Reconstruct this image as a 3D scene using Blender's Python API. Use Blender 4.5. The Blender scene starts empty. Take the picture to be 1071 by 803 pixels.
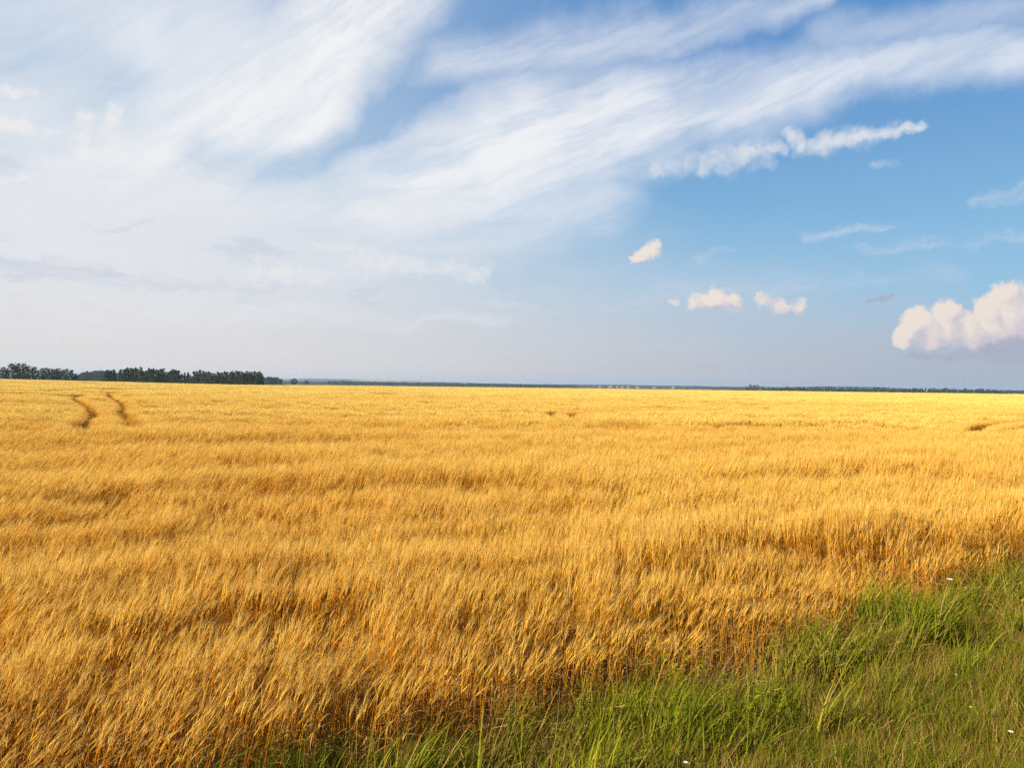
import bpy, math, random
import numpy as np
from mathutils import Vector, Euler, Matrix

R = math.radians
scene = bpy.context.scene
random.seed(7)
rng = np.random.default_rng(11)

# ------------------------------------------------------------------ camera
F = 833.0                      # focal length in photo pixels (28 mm on 36 mm, photo 1071 px wide)
CAM_Z = 2.6
ROLL = 0.01224                 # the horizon falls to the right
cam_d = bpy.data.cameras.new('camera')
cam = bpy.data.objects.new('camera', cam_d)
scene.collection.objects.link(cam)
scene.camera = cam
cam_d.sensor_width = 36.0
cam_d.lens = 28.0
cam_d.clip_start = 0.1
cam_d.clip_end = 60000
PITCH = 2.0 / F
cam.matrix_world = (Matrix.Translation((0, 0, CAM_Z)) @ Matrix.Rotation(R(90) + PITCH, 4, 'X')
                    @ Matrix.Rotation(ROLL, 4, 'Z'))
CAMROT = cam.matrix_world.to_3x3()

def ray(px, py):
    v = CAMROT @ Vector(((px - 535.5) / F, -(py - 401.5) / F, -1.0))
    return v.normalized()

def azel(px, py):
    v = ray(px, py)
    return math.atan2(v.x, v.y), math.asin(v.z)

def bearing(px, dist):
    """point on the ground plan at a distance along the bearing seen at photo column px"""
    a, e = azel(px, 404)
    return dist * math.sin(a), dist * math.cos(a)

# ------------------------------------------------------------------ light and exposure
SUN_AZ = R(-122)               # from the left and a little behind the camera
SUN_EL = R(27)
sun_d = bpy.data.lights.new('sun', 'SUN')
sun_d.energy = 5.0
sun_d.angle = R(0.5)
sun_d.color = (1.0, 0.87, 0.68)
sun = bpy.data.objects.new('sun', sun_d)
scene.collection.objects.link(sun)
sdir = Vector((math.sin(SUN_AZ) * math.cos(SUN_EL), math.cos(SUN_AZ) * math.cos(SUN_EL), math.sin(SUN_EL)))
sun.rotation_euler = sdir.to_track_quat('Z', 'Y').to_euler()
sun.location = (-60, 10, 50)

EXPO = 1.0
scene.view_settings.view_transform = 'Standard'
scene.view_settings.look = 'None'
scene.view_settings.gamma = 1.0
scene.view_settings.exposure = EXPO
scene.view_settings.use_curve_mapping = False
scene.render.film_transparent = False
cy = scene.cycles
cy.max_bounces = 6
cy.diffuse_bounces = 3
cy.glossy_bounces = 2
cy.transmission_bounces = 4
cy.volume_bounces = 0
cy.transparent_max_bounces = 8
cy.use_adaptive_sampling = True
cy.adaptive_threshold = 0.007
cy.use_denoising = False

# ------------------------------------------------------------------ small node algebra
EDGE_A, EDGE_B = 5.70, 0.70    # the crop's edge on the ground: y = A + B x

def lin(r, g, b):
    def f(c):
        c /= 255.0
        return c / 12.92 if c <= 0.04045 else ((c + 0.055) / 1.055) ** 2.4
    return (f(r), f(g), f(b), 1.0)

class N:
    """a node socket with arithmetic"""
    def __init__(s, nt, sock): s.nt, s.s = nt, sock
    def _m(s, op, *a, clamp=False):
        n = s.nt.nodes.new('ShaderNodeMath'); n.operation = op; n.use_clamp = clamp
        for i, v in enumerate((s,) + a):
            if isinstance(v, N): s.nt.links.new(v.s, n.inputs[i])
            else: n.inputs[i].default_value = v
        return N(s.nt, n.outputs[0])
    def __add__(s, o): return s._m('ADD', o)
    def __sub__(s, o): return s._m('SUBTRACT', o)
    def __mul__(s, o): return s._m('MULTIPLY', o)
    def __radd__(s, o): return s._m('ADD', o)
    def __rmul__(s, o): return s._m('MULTIPLY', o)
    def __truediv__(s, o): return s._m('DIVIDE', o)
    def max(s, o): return s._m('MAXIMUM', o)
    def min(s, o): return s._m('MINIMUM', o)
    def clamp(s): return s._m('MAXIMUM', 0.0)._m('MINIMUM', 1.0)   # (a clamped Math node costs far more shader stack)
    def step(s, a, b, lo=0.0, hi=1.0):
        n = s.nt.nodes.new('ShaderNodeMapRange'); n.interpolation_type = 'SMOOTHSTEP'
        s.nt.links.new(s.s, n.inputs[0])
        for i, v in enumerate((a, b, lo, hi)):
            if isinstance(v, N): s.nt.links.new(v.s, n.inputs[i + 1])
            else: n.inputs[i + 1].default_value = v
        return N(s.nt, n.outputs[0])

def vmath(nt, op, a, b=None, scale=None):
    n = nt.nodes.new('ShaderNodeVectorMath'); n.operation = op
    for i, v in enumerate((a, b)):
        if v is None: continue
        if isinstance(v, N): nt.links.new(v.s, n.inputs[i])
        elif hasattr(v, 'links'): nt.links.new(v, n.inputs[i])
        else: n.inputs[i].default_value = v
    if scale is not None:
        if isinstance(scale, N): nt.links.new(scale.s, n.inputs['Scale'])
        else: n.inputs['Scale'].default_value = scale
    return N(nt, n.outputs['Value'] if op in ('DOT_PRODUCT', 'LENGTH') else n.outputs['Vector'])

def noise(nt, vec, scale, detail=4, rough=0.55, dist=0.0, col=False, lac=2.0):
    n = nt.nodes.new('ShaderNodeTexNoise')
    n.inputs['Scale'].default_value = scale; n.inputs['Detail'].default_value = detail
    n.inputs['Roughness'].default_value = rough; n.inputs['Distortion'].default_value = dist
    n.inputs['Lacunarity'].default_value = lac
    if vec is not None: nt.links.new(vec.s if isinstance(vec, N) else vec, n.inputs['Vector'])
    return N(nt, n.outputs['Color'] if col else n.outputs['Fac'])

def mix(nt, f, a, b, blend='MIX'):
    n = nt.nodes.new('ShaderNodeMix'); n.data_type = 'RGBA'; n.blend_type = blend
    for i, v in ((0, f), (6, a), (7, b)):
        if isinstance(v, N): nt.links.new(v.s, n.inputs[i])
        else: n.inputs[i].default_value = v
    return N(nt, n.outputs[2])

def mapping(nt, vec, rot=(0, 0, 0), scale=(1, 1, 1), loc=(0, 0, 0)):
    n = nt.nodes.new('ShaderNodeMapping')
    nt.links.new(vec.s if isinstance(vec, N) else vec, n.inputs[0])
    n.inputs['Location'].default_value = loc; n.inputs['Rotation'].default_value = rot; n.inputs['Scale'].default_value = scale
    return N(nt, n.outputs[0])

def along(nt, vec, deg, scale):
    """turn the coordinates so that streaks run at deg above the horizontal, then stretch"""
    return mapping(nt, mapping(nt, vec, rot=(0, 0, R(-deg))), scale=scale)

# ------------------------------------------------------------------ the sky: Nishita with clouds laid out by azimuth and elevation
world = bpy.data.worlds.new('World')
scene.world = world
world.use_nodes = True
world.cycles.sampling_method = 'MANUAL'
world.cycles.sample_map_resolution = 512
wt = world.node_tree
wt.nodes.clear()
out = wt.nodes.new('ShaderNodeOutputWorld')
bg = wt.nodes.new('ShaderNodeBackground')
wt.links.new(bg.outputs[0], out.inputs[0])
SKY = 0.06
bg.inputs[1].default_value = SKY
sky = wt.nodes.new('ShaderNodeTexSky')
sky.sky_type = 'NISHITA'; sky.sun_disc = False
sky.sun_elevation = SUN_EL; sky.sun_rotation = SUN_AZ
sky.altitude = 200; sky.air_density = 1.0; sky.dust_density = 0.6; sky.ozone_density = 2.0
tc = wt.nodes.new('ShaderNodeTexCoord')
sep = wt.nodes.new('ShaderNodeSeparateXYZ'); wt.links.new(tc.outputs['Generated'], sep.inputs[0])
dx, dy, dz = (N(wt, sep.outputs[i]) for i in range(3))
az = dx._m('ARCTAN2', dy)
el = dz._m('ARCSINE')
cmb = wt.nodes.new('ShaderNodeCombineXYZ'); wt.links.new(az.s, cmb.inputs[0]); wt.links.new(el.s, cmb.inputs[1])
P = N(wt, cmb.outputs[0])

warpA = vmath(wt, 'SUBTRACT', noise(wt, P, 7.0, 5, 0.6, col=True), (0.5, 0.5, 0.5))
PA = vmath(wt, 'MULTIPLY_ADD', warpA, (0.12, 0.08, 0.0)); wt.links.new(P.s, PA.s.node.inputs[2])
warpB = vmath(wt, 'SUBTRACT', noise(wt, P, 34.0, 6, 0.62, col=True), (0.5, 0.5, 0.5))
PB = vmath(wt, 'MULTIPLY_ADD', warpB, (0.034, 0.034, 0.0)); wt.links.new(P.s, PB.s.node.inputs[2])

def cap(Q, x1, y1, r1, x2=None, y2=None, r2=None, amp=1.0, soft=0.0, power=None):
    """soft-edged stroke between two photo positions turned into azimuth/elevation; radii in photo px"""
    if x2 is None: x2, y2, r2 = x1 + 0.5, y1, r1
    a = azel(x1, y1); b = azel(x2, y2)
    ab = (b[0] - a[0], b[1] - a[1], 0.0); L2 = ab[0] ** 2 + ab[1] ** 2
    pa = vmath(wt, 'SUBTRACT', Q, (a[0], a[1], 0.0))
    h = (vmath(wt, 'DOT_PRODUCT', pa, tuple(c / L2 for c in ab))).clamp()
    q = vmath(wt, 'SUBTRACT', pa, vmath(wt, 'SCALE', ab, scale=h))
    d = vmath(wt, 'LENGTH', q)
    rad = h * ((r2 - r1) / F) + r1 / F
    t = d / rad
    return t.step(soft, 1.0, amp, 0.0)

def field(Q, strokes):
    acc = None
    for s in strokes:
        c = cap(Q, *s[0:6], amp=s[6], soft=s[7] if len(s) > 7 else 0.0)
        acc = c if acc is None else acc._m('SMOOTH_MAX', c, 0.15) if False else acc.max(c)
    return acc

front = dy.step(0.0, 0.25)

# wide cirrus sheets
sheetA = field(PA, [
    (400, -30, 85, 310, 80, 105, 1.0, 0.25),
    (310, 80, 110, 180, 180, 110, 1.0, 0.3),
    (200, 160, 95, 40, 215, 70, 0.9, 0.1),
    (0, 70, 120, 230, 30, 130, 0.75, 0.0),
])
sheetB = field(PA, [
    (1120, 42, 34, 900, 78, 40, 0.86, 0.1),
    (900, 78, 40, 700, 112, 70, 0.95, 0.1),
    (700, 112, 72, 560, 146, 104, 1.0, 0.15),
    (560, 152, 104, 400, 220, 105, 1.0, 0.15),
    (420, 228, 98, 230, 250, 85, 0.85, 0.0),
    (620, 205, 60, 480, 255, 70, 0.65, 0.0),
    (860, 0, 20, 690, 30, 40, 0.62, 0.0), (690, 30, 44, 470, 66, 48, 0.62, 0.0),
    (1075, 12, 30, 860, 44, 40, 0.5, 0.0),
])
PF = vmath(wt, 'MULTIPLY_ADD', warpA, (0.04, 0.03, 0.0)); wt.links.new(P.s, PF.s.node.inputs[2])
fib1 = noise(wt, along(wt, PF, 17, (0.6, 3.6, 1)), 8.0, 8, 0.62)
fib2 = noise(wt, along(wt, PF, 36, (0.6, 3.2, 1)), 7.5, 8, 0.64)
soft_n = noise(wt, PA, 3.2, 6, 0.6)
dA = (sheetA * fib2.step(0.28, 0.60, 0.60, 1.0) * soft_n.step(0.25, 0.55, 0.8, 1.0))
dB = (sheetB * fib1.step(0.30, 0.60, 0.58, 1.0) * soft_n.step(0.25, 0.55, 0.82, 1.0))
gaps = field(PA, [(225, 172, 40, 300, 178, 34, 0.60), (300, 178, 30, 400, 120, 34, 0.35), (400, 120, 24, 470, 90, 24, 0.2), (0, 60, 60, 110, 70, 50, 0.5)])
cirrus = (dA.max(dB) - gaps).clamp()

# thin streaks low in the blue
wn = noise(wt, along(wt, PB, 9, (1.0, 5.0, 1)), 16.0, 6, 0.6)
streaks = field(PB, [
    (845, 249, 9, 930, 237, 5, 0.55),
    (900, 262, 7, 1090, 243, 9, 0.42),
    (1020, 212, 10, 1090, 196, 14, 0.55),
    (915, 171, 5, 935, 168, 4, 0.6),
    (560, 245, 14, 480, 262, 24, 0.5),
    (690, 305, 16, 1000, 285, 14, 0.26),
    (730, 268, 7, 770, 260, 4, 0.3),
])
streak = streaks * wn.step(0.3, 0.62)

# low veil of thin cloud that thickens to the left and to the horizon
vn = noise(wt, mapping(wt, PA, rot=(0, 0, R(-4)), scale=(1.0, 3.5, 1)), 4.0, 7, 0.6)
elv = el + (vn - 0.5) * 0.14 + az * 0.14
veil = elv.step(0.27, 0.07)
leftpale = az.step(0.25, -0.55) * el.step(0.75, 0.25, 0.25, 1.0) * 0.75

# heaped clouds: puffs eaten by a fine billowy noise; a second sample a step towards the sun gives the relief
warpC = vmath(wt, 'SUBTRACT', noise(wt, P, 60.0, 5, 0.6, col=True), (0.5, 0.5, 0.5))
PC = vmath(wt, 'MULTIPLY_ADD', warpC, (0.022, 0.022, 0.0)); wt.links.new(P.s, PC.s.node.inputs[2])
def heap(Q, strokes, lo=0.30, sharp=0.3, nscale=55, amt=0.75):
    f = field(Q, strokes)
    b = noise(wt, Q, nscale, 6, 0.55)
    e = f + (b - 0.5) * amt
    return e, (e.step(lo, lo + sharp)) * f.step(0.0, 0.10)

warm_strokes = [
    (945, 352, 17, 958, 338, 24, 1.0), (964, 336, 24, 975, 348, 26, 1.0),
    (990, 328, 23, 992, 346, 28, 1.0), (1012, 340, 24, 1020, 350, 24, 1.0),
    (1034, 328, 26, 1038, 344, 28, 1.0), (1052, 312, 27, 1060, 334, 34, 1.0),
    (1085, 326, 42, 1125, 325, 46, 1.0),
    (726, 318, 17, 742, 315, 19, 0.68), (748, 310, 21, 770, 317, 20, 0.66),
    (798, 317, 19, 838, 321, 16, 0.54),
    (704, 317, 10, 707, 317, 10, 0.5),
    (664, 269, 12, 684, 259, 20, 0.66),
]
e1, warm = heap(PC, warm_strokes, lo=0.24, sharp=0.36)
PCs = vmath(wt, 'ADD', PC, (-0.010, 0.010, 0.0))
e1s, _ = heap(PCs, warm_strokes)
relief_w = ((e1 - e1s) * 1.6 + 0.52).clamp()
_, white = heap(PC, [
    (685, 178, 16, 740, 168, 24, 0.5), (738, 172, 30, 800, 162, 26, 0.6), (775, 160, 20, 820, 154, 14, 0.6),
    (826, 140, 13, 838, 152, 18, 0.8), (848, 152, 17, 905, 143, 19, 0.78),
    (905, 142, 18, 965, 132, 8, 0.75),
    (-10, 95, 8, 38, 99, 6, 0.8), (-10, 128, 15, 30, 134, 13, 0.8), (30, 134, 12, 60, 138, 7, 0.7),
    (90, 122, 18, 92, 160, 34, 0.7), (120, 114, 12, 112, 150, 26, 0.7),
    (-5, 190, 9, 26, 188, 7, 0.7), (45, 168, 18, 70, 172, 18, 0.6),
    (265, 286, 24, 340, 288, 18, 0.62), (370, 272, 18, 505, 286, 22, 0.62), (330, 255, 14, 390, 264, 14, 0.55),
], lo=0.12, sharp=0.85, amt=0.85)
_, grey = heap(PC, [
    (1030, 368, 13, 1130, 352, 24, 0.95), (908, 313, 6, 932, 312, 5, 0.6),
    (955, 372, 12, 1100, 376, 14, 0.6),
], lo=0.2, sharp=0.5, amt=0.5)
bw = noise(wt, PC, 34, 6, 0.6)
bs = noise(wt, vmath(wt, 'ADD', PC, (-0.006, 0.006, 0.0)), 34, 6, 0.6)
relief = ((bs - bw) * 3.0 + 0.62).clamp()

inv = 1.0 / SKY / 2 ** EXPO
def c(r, g, b):
    q = lin(r, g, b); return (q[0] * inv, q[1] * inv, q[2] * inv, 1.0)

col = mix(wt, 0.0, N(wt, sky.outputs[0]), (1, 1, 1, 1))
BLUE_TOP, BLUE_LOW = c(88, 146, 207), c(134, 188, 224)
blue = mix(wt, el.step(0.42, 0.10), BLUE_TOP, BLUE_LOW)
col = mix(wt, front * 0.85, col, blue)
col = mix(wt, leftpale * front, col, c(208, 222, 234))
veil_low = mix(wt, az.step(-0.40, 0.62), c(228, 222, 218), c(177, 183, 196))
veil_high = mix(wt, az.step(-0.55, 0.45), c(228, 230, 235), c(182, 202, 220))
veil_col = mix(wt, el.step(0.0, 0.15), veil_low, veil_high)
vs1 = noise(wt, mapping(wt, PA, rot=(0, 0, R(-6)), scale=(1.0, 5.5, 1), loc=(3, 1, 0)), 5.0, 7, 0.6)
veil_col = mix(wt, vs1.step(0.50, 0.66) * el.step(0.0, 0.10) * az.step(0.35, -0.1) * 0.5, veil_col, c(234, 234, 238))
veil_col = mix(wt, vs1.step(0.48, 0.34) * el.step(0.02, 0.14) * az.step(0.4, -0.1) * 0.6, veil_col, c(196, 204, 220))
col = mix(wt, cirrus * front * 0.97, col, mix(wt, az.step(-0.2, 0.5), c(245, 245, 246), c(230, 235, 243)))
# lavender body under the left sheet
lav = field(PA, [(-30, 240, 75, 200, 225, 55, 0.8), (180, 235, 50, 380, 262, 30, 0.7)])
col = mix(wt, lav * front * 0.65, col, c(213, 218, 229))
col = mix(wt, veil * front * 0.94, col, veil_col)
col = mix(wt, streak * front * 0.8, col, c(214, 222, 234))
col = mix(wt, white * front * 0.85, col, mix(wt, relief, c(222, 226, 234), c(242, 240, 238)))
warm_col = mix(wt, relief_w, c(208, 199, 210), c(246, 230, 216))
col = mix(wt, warm * front * 0.9, col, warm_col)
col = mix(wt, grey * front * 0.75, col, c(172, 172, 188))
# the last haze on the horizon
col = mix(wt, el.step(0.045, 0.0, 0.0, 0.55) * front, col, veil_low)
wt.links.new(col.s, bg.inputs[0])

# ------------------------------------------------------------------ helpers for objects
col_root = scene.collection

def tag(o, label=None, cat=None, group=None, kind=None):
    if label: o['label'] = label
    if cat: o['category'] = cat
    if group: o['group'] = group
    if kind: o['kind'] = kind
    return o

class MB:
    """collects vertices and faces with a material slot each"""
    def __init__(s): s.v, s.f, s.m, s.t, s.tone = [], [], [], [], 0.5
    def add(s, verts, faces, m=0):
        k = len(s.v); s.v.extend(verts)
        s.f.extend(tuple(i + k for i in f) for f in faces); s.m.extend([m] * len(faces)); s.t.extend([s.tone] * len(verts))
    def mesh(s, name, mats, smooth=False):
        me = bpy.data.meshes.new(name)
        me.from_pydata([tuple(p) for p in s.v], [], s.f)
        for m in mats: me.materials.append(m)
        me.attributes.new('tone', 'FLOAT', 'POINT').data.foreach_set('value', s.t)
        me.polygons.foreach_set('material_index', s.m)
        me.polygons.foreach_set('use_smooth', [smooth] * len(s.f))
        me.update()
        return me
    def build(s, name, mats, parent=None, smooth=False, link=True):
        o = bpy.data.objects.new(name, s.mesh(name, mats, smooth))
        if link: col_root.objects.link(o)
        if parent: o.parent = parent
        return o

def ribbon(mb, pts, widths, side, m=0):
    """flat blade along pts; side = per-point half-width direction"""
    vs = []
    for p, w, sd in zip(pts, widths, side):
        vs.append(p - sd * w * 0.5); vs.append(p + sd * w * 0.5)
    fs = [(2 * i, 2 * i + 1, 2 * i + 3, 2 * i + 2) for i in range(len(pts) - 1)]
    mb.add(vs, fs, m)

def tube(mb, pts, radii, n=3, m=0, cap_end=False):
    vs = []; fs = []
    for i, (p, r) in enumerate(zip(pts, radii)):
        t = (pts[min(i + 1, len(pts) - 1)] - pts[max(i - 1, 0)]).normalized()
        a = t.orthogonal().normalized(); b = t.cross(a)
        if i:                                   # keep the frame from flipping
            a = (pa - t * pa.dot(t)).normalized(); b = t.cross(a)
        pa = a
        for k in range(n):
            w = 2 * math.pi * k / n
            vs.append(p + a * (r * math.cos(w)) + b * (r * math.sin(w)))
    for i in range(len(pts) - 1):
        for k in range(n):
            k2 = (k + 1) % n
            fs.append((i * n + k, i * n + k2, (i + 1) * n + k2, (i + 1) * n + k))
    if cap_end: fs.append(tuple((len(pts) - 1) * n + k for k in range(n)))
    mb.add(vs, fs, m)

def empty(name, loc=(0, 0, 0), rz=0.0, sc=1.0):
    o = bpy.data.objects.new(name, None); col_root.objects.link(o)
    o.location = loc; o.rotation_euler = (0, 0, rz); o.scale = (sc, sc, sc); o.empty_display_size = 0.3
    return o

# value noise in numpy
_perm = np.random.default_rng(3).random((256, 256))
def vnoise(x, y):
    xi = np.floor(x).astype(int); yi = np.floor(y).astype(int)
    fx = x - xi; fy = y - yi
    fx = fx * fx * (3 - 2 * fx); fy = fy * fy * (3 - 2 * fy)
    g = lambda i, j: _perm[i & 255, j & 255]
    return ((g(xi, yi) * (1 - fx) + g(xi + 1, yi) * fx) * (1 - fy)
            + (g(xi, yi + 1) * (1 - fx) + g(xi + 1, yi + 1) * fx) * fy)
def fbm(x, y, o=3):
    s = 0; a = 1; t = 0
    for k in range(o):
        s = s + a * vnoise(x * 2 ** k + 17.3 * k, y * 2 ** k + 9.1 * k); t += a; a *= 0.5
    return s / t

def smooth(t):
    t = np.clip(t, 0, 1); return t * t * (3 - 2 * t)

def terrain(x, y):
    """height of the ground: nearly flat, long low swells, rising a little to the left far away"""
    x = np.asarray(x, float); y = np.asarray(y, float)
    d = np.hypot(x, y)
    u = x * 0.93 + y * 0.36; v = -x * 0.36 + y * 0.93
    z = (fbm(u / 45.0 + 3, v / 17.0 + 5, 2) - 0.5) * 0.30 * smooth((d - 8) / 25) * (1 - smooth((d - 350) / 250))
    z = z + 2.1 * smooth((-x - 0.28 * d) / (0.34 * d + 1)) * smooth((d - 60) / 500)
    return z

# ------------------------------------------------------------------ materials
def mat(name, build):
    m = bpy.data.materials.new(name); m.use_nodes = True
    nt = m.node_tree; nt.nodes.clear()
    o = nt.nodes.new('ShaderNodeOutputMaterial')
    s = build(nt)
    nt.links.new(s.s if isinstance(s, N) else s, o.inputs[0])
    return m

def shade(nt, color, transl=0.0, rough=0.9, gloss=0.0, groughness=0.6, bump=None):
    d = nt.nodes.new('ShaderNodeBsdfDiffuse'); nt.links.new(color.s, d.inputs[0])
    if bump is not None:
        b = nt.nodes.new('ShaderNodeBump'); b.inputs['Strength'].default_value = bump[1]
        nt.links.new(bump[0].s, b.inputs['Height']); nt.links.new(b.outputs[0], d.inputs['Normal'])
        b.inputs['Distance'].default_value = bump[2]
    s = d.outputs[0]
    if transl:
        t = nt.nodes.new('ShaderNodeBsdfTranslucent'); nt.links.new(color.s, t.inputs[0])
        x = nt.nodes.new('ShaderNodeMixShader'); x.inputs[0].default_value = transl
        nt.links.new(s, x.inputs[1]); nt.links.new(t.outputs[0], x.inputs[2]); s = x.outputs[0]
    if gloss:
        g = nt.nodes.new('ShaderNodeBsdfGlossy'); g.inputs['Roughness'].default_value = groughness
        x = nt.nodes.new('ShaderNodeMixShader'); x.inputs[0].default_value = gloss
        nt.links.new(s, x.inputs[1]); nt.links.new(g.outputs[0], x.inputs[2]); s = x.outputs[0]
    return s

def plant(name, c1, c2, transl=0.35, gloss=0.05, patch=None, patch_scale=0.6, dark=0.6):
    """colour differs per tuft (random), and ripens in broad patches over the ground"""
    def b(nt):
        oi = nt.nodes.new('ShaderNodeObjectInfo')
        geo = nt.nodes.new('ShaderNodeNewGeometry')
        rnd = N(nt, oi.outputs['Random'])
        isl = N(nt, geo.outputs['Random Per Island'])
        at = nt.nodes.new('ShaderNodeAttribute'); at.attribute_name = 'tone'
        f = (rnd * 0.15 + isl * 0.20 + N(nt, at.outputs['Fac']) * 0.65).clamp()
        colr = mix(nt, f, c1, c2)
        if patch:
            pn = noise(nt, mapping(nt, N(nt, geo.outputs['Position']), rot=(0, 0, R(-20)), scale=(0.35, 1, 0.3)), patch_scale, 4, 0.6)
            colr = mix(nt, pn.step(0.38, 0.62), colr, mix(nt, f, patch[0], patch[1]))
        return shade(nt, colr, transl, gloss=gloss)
    return mat(name, b)

M = {}
M['stem'] = plant('barley_straw', (0.34, 0.115, 0.008, 1), (0.66, 0.27, 0.018, 1), 0.25, 0.0, ((0.38, 0.155, 0.010, 1), (0.64, 0.32, 0.025, 1)), 0.5)
M['ear'] = plant('barley_ear', (0.42, 0.16, 0.010, 1), (0.82, 0.48, 0.06, 1), 0.25, 0.0, ((0.50, 0.24, 0.016, 1), (0.86, 0.55, 0.09, 1)), 0.22)
M['awn'] = plant('barley_awn', (0.45, 0.20, 0.012, 1), (1.0, 0.73, 0.21, 1), 0.4, 0.0, ((0.50, 0.25, 0.016, 1), (1.0, 0.77, 0.24, 1)), 0.22)
# bright look of distance put into the colour: coarser patches tint ears, awns paler
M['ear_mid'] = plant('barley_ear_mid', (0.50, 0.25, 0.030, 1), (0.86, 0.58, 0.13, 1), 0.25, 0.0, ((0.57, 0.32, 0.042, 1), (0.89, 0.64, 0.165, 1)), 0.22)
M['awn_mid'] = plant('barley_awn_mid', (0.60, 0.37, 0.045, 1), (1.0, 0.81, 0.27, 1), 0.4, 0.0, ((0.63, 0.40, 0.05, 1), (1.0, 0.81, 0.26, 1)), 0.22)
M['ear_far_pale'] = plant('barley_ear_far_pale', (0.56, 0.32, 0.045, 1), (0.90, 0.66, 0.17, 1), 0.25, 0.0, ((0.62, 0.38, 0.06, 1), (0.92, 0.70, 0.20, 1)), 0.22)
M['awn_far_pale'] = plant('barley_awn_far_pale', (0.67, 0.46, 0.07, 1), (1.0, 0.84, 0.30, 1), 0.4, 0.0, ((0.73, 0.53, 0.09, 1), (1.0, 0.86, 0.32, 1)), 0.22)
M['straw_leaf'] = plant('dry_leaf', (0.42, 0.22, 0.05, 1), (0.70, 0.46, 0.14, 1), 0.4, 0.02)
M['green_leaf'] = plant('green_blade', (0.050, 0.085, 0.006, 1), (0.29, 0.34, 0.014, 1), 0.4, 0.004, ((0.06, 0.095, 0.006, 1), (0.40, 0.39, 0.018, 1)), 1.2)
M['olive_leaf'] = plant('olive_blade', (0.09, 0.10, 0.008, 1), (0.26, 0.23, 0.020, 1), 0.4, 0.0, ((0.16, 0.15, 0.025, 1), (0.24, 0.17, 0.04, 1)), 1.2)
M['tan_blade'] = plant('tan_blade', (0.26, 0.15, 0.03, 1), (0.55, 0.37, 0.11, 1), 0.35, 0.01)
M['rust_blade'] = plant('rusty_blade', (0.20, 0.085, 0.025, 1), (0.36, 0.17, 0.045, 1), 0.35, 0.02)
M['petal'] = mat('white_petal', lambda nt: shade(nt, mix(nt, 0.0, (0.8, 0.8, 0.76, 1), (1, 1, 1, 1)), 0.3))
M['disc'] = mat('yellow_disc', lambda nt: shade(nt, mix(nt, 0.0, (0.6, 0.4, 0.04, 1), (1, 1, 1, 1)), 0.0))

def sp_x(nt, p):
    n = nt.nodes.new('ShaderNodeSeparateXYZ'); nt.links.new(p.s, n.inputs[0]); return N(nt, n.outputs[0])
def sp_y(nt, p):
    n = nt.nodes.new('ShaderNodeSeparateXYZ'); nt.links.new(p.s, n.inputs[0]); return N(nt, n.outputs[1])
def soil(nt):
    geo = nt.nodes.new('ShaderNodeNewGeometry'); p = N(nt, geo.outputs['Position'])
    sp = nt.nodes.new('ShaderNodeSeparateXYZ'); nt.links.new(p.s, sp.inputs[0])
    d = vmath(nt, 'LENGTH', p)
    n1 = noise(nt, p, 1.6, 6, 0.65); n2 = noise(nt, p, 14.0, 5, 0.7)
    base = mix(nt, n1, (0.10, 0.065, 0.03, 1), (0.22, 0.14, 0.06, 1))
    base = mix(nt, n2.step(0.45, 0.7) * 0.5, base, (0.30, 0.20, 0.07, 1))
    # moss and litter on the verge side of the crop's edge
    ve = (sp_y(nt, p) - sp_x(nt, p) * EDGE_B).step(EDGE_A + 0.3, EDGE_A - 0.5)
    base = mix(nt, ve * 0.85, base, mix(nt, n2, (0.035, 0.045, 0.012, 1), (0.12, 0.10, 0.03, 1)))
    # farmland in the distance: broad parcels of meadow, crop and stubble
    vor = nt.nodes.new('ShaderNodeTexVoronoi'); vor.inputs['Scale'].default_value = 1.0
    mp = mapping(nt, p, rot=(0, 0, 0.4), scale=(0.0011, 0.0007, 0.0)); nt.links.new(mp.s, vor.inputs['Vector'])
    vs = nt.nodes.new('ShaderNodeSeparateColor'); nt.links.new(vor.outputs['Color'], vs.inputs[0])
    v1 = N(nt, vs.outputs[0])
    farm = mix(nt, v1.step(0.45, 0.55), (0.055, 0.085, 0.03, 1), (0.16, 0.17, 0.06, 1))
    farm = mix(nt, v1.step(0.72, 0.76), farm, (0.50, 0.36, 0.20, 1))
    farm = mix(nt, noise(nt, p, 0.004, 5, 0.6).step(0.47, 0.55), farm, (0.035, 0.06, 0.03, 1))
    colr = mix(nt, d.step(900, 1400), base, farm)
    return shade(nt, colr, bump=(n2, 0.6, 0.04))
M['soil'] = mat('ground_soil', soil)

def hill_m(nt):
    geo = nt.nodes.new('ShaderNodeNewGeometry'); p = N(nt, geo.outputs['Position'])
    v = nt.nodes.new('ShaderNodeTexVoronoi'); v.inputs['Scale'].default_value = 1.0
    mp = mapping(nt, p, rot=(0, 0, 0.3), scale=(0.0016, 0.0022, 0.0)); nt.links.new(mp.s, v.inputs['Vector'])
    vs = nt.nodes.new('ShaderNodeSeparateColor'); nt.links.new(v.outputs['Color'], vs.inputs[0])
    v1 = N(nt, vs.outputs[0])
    colr = mix(nt, v1.step(0.5, 0.55), (0.035, 0.06, 0.03, 1), (0.10, 0.13, 0.05, 1))
    colr = mix(nt, v1.step(0.78, 0.8), colr, (0.48, 0.36, 0.24, 1))
    colr = mix(nt, noise(nt, p, 0.006, 5, 0.65).step(0.5, 0.56), colr, (0.03, 0.05, 0.028, 1))
    return shade(nt, colr)
M['hill'] = mat('wooded_hill', hill_m)

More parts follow.
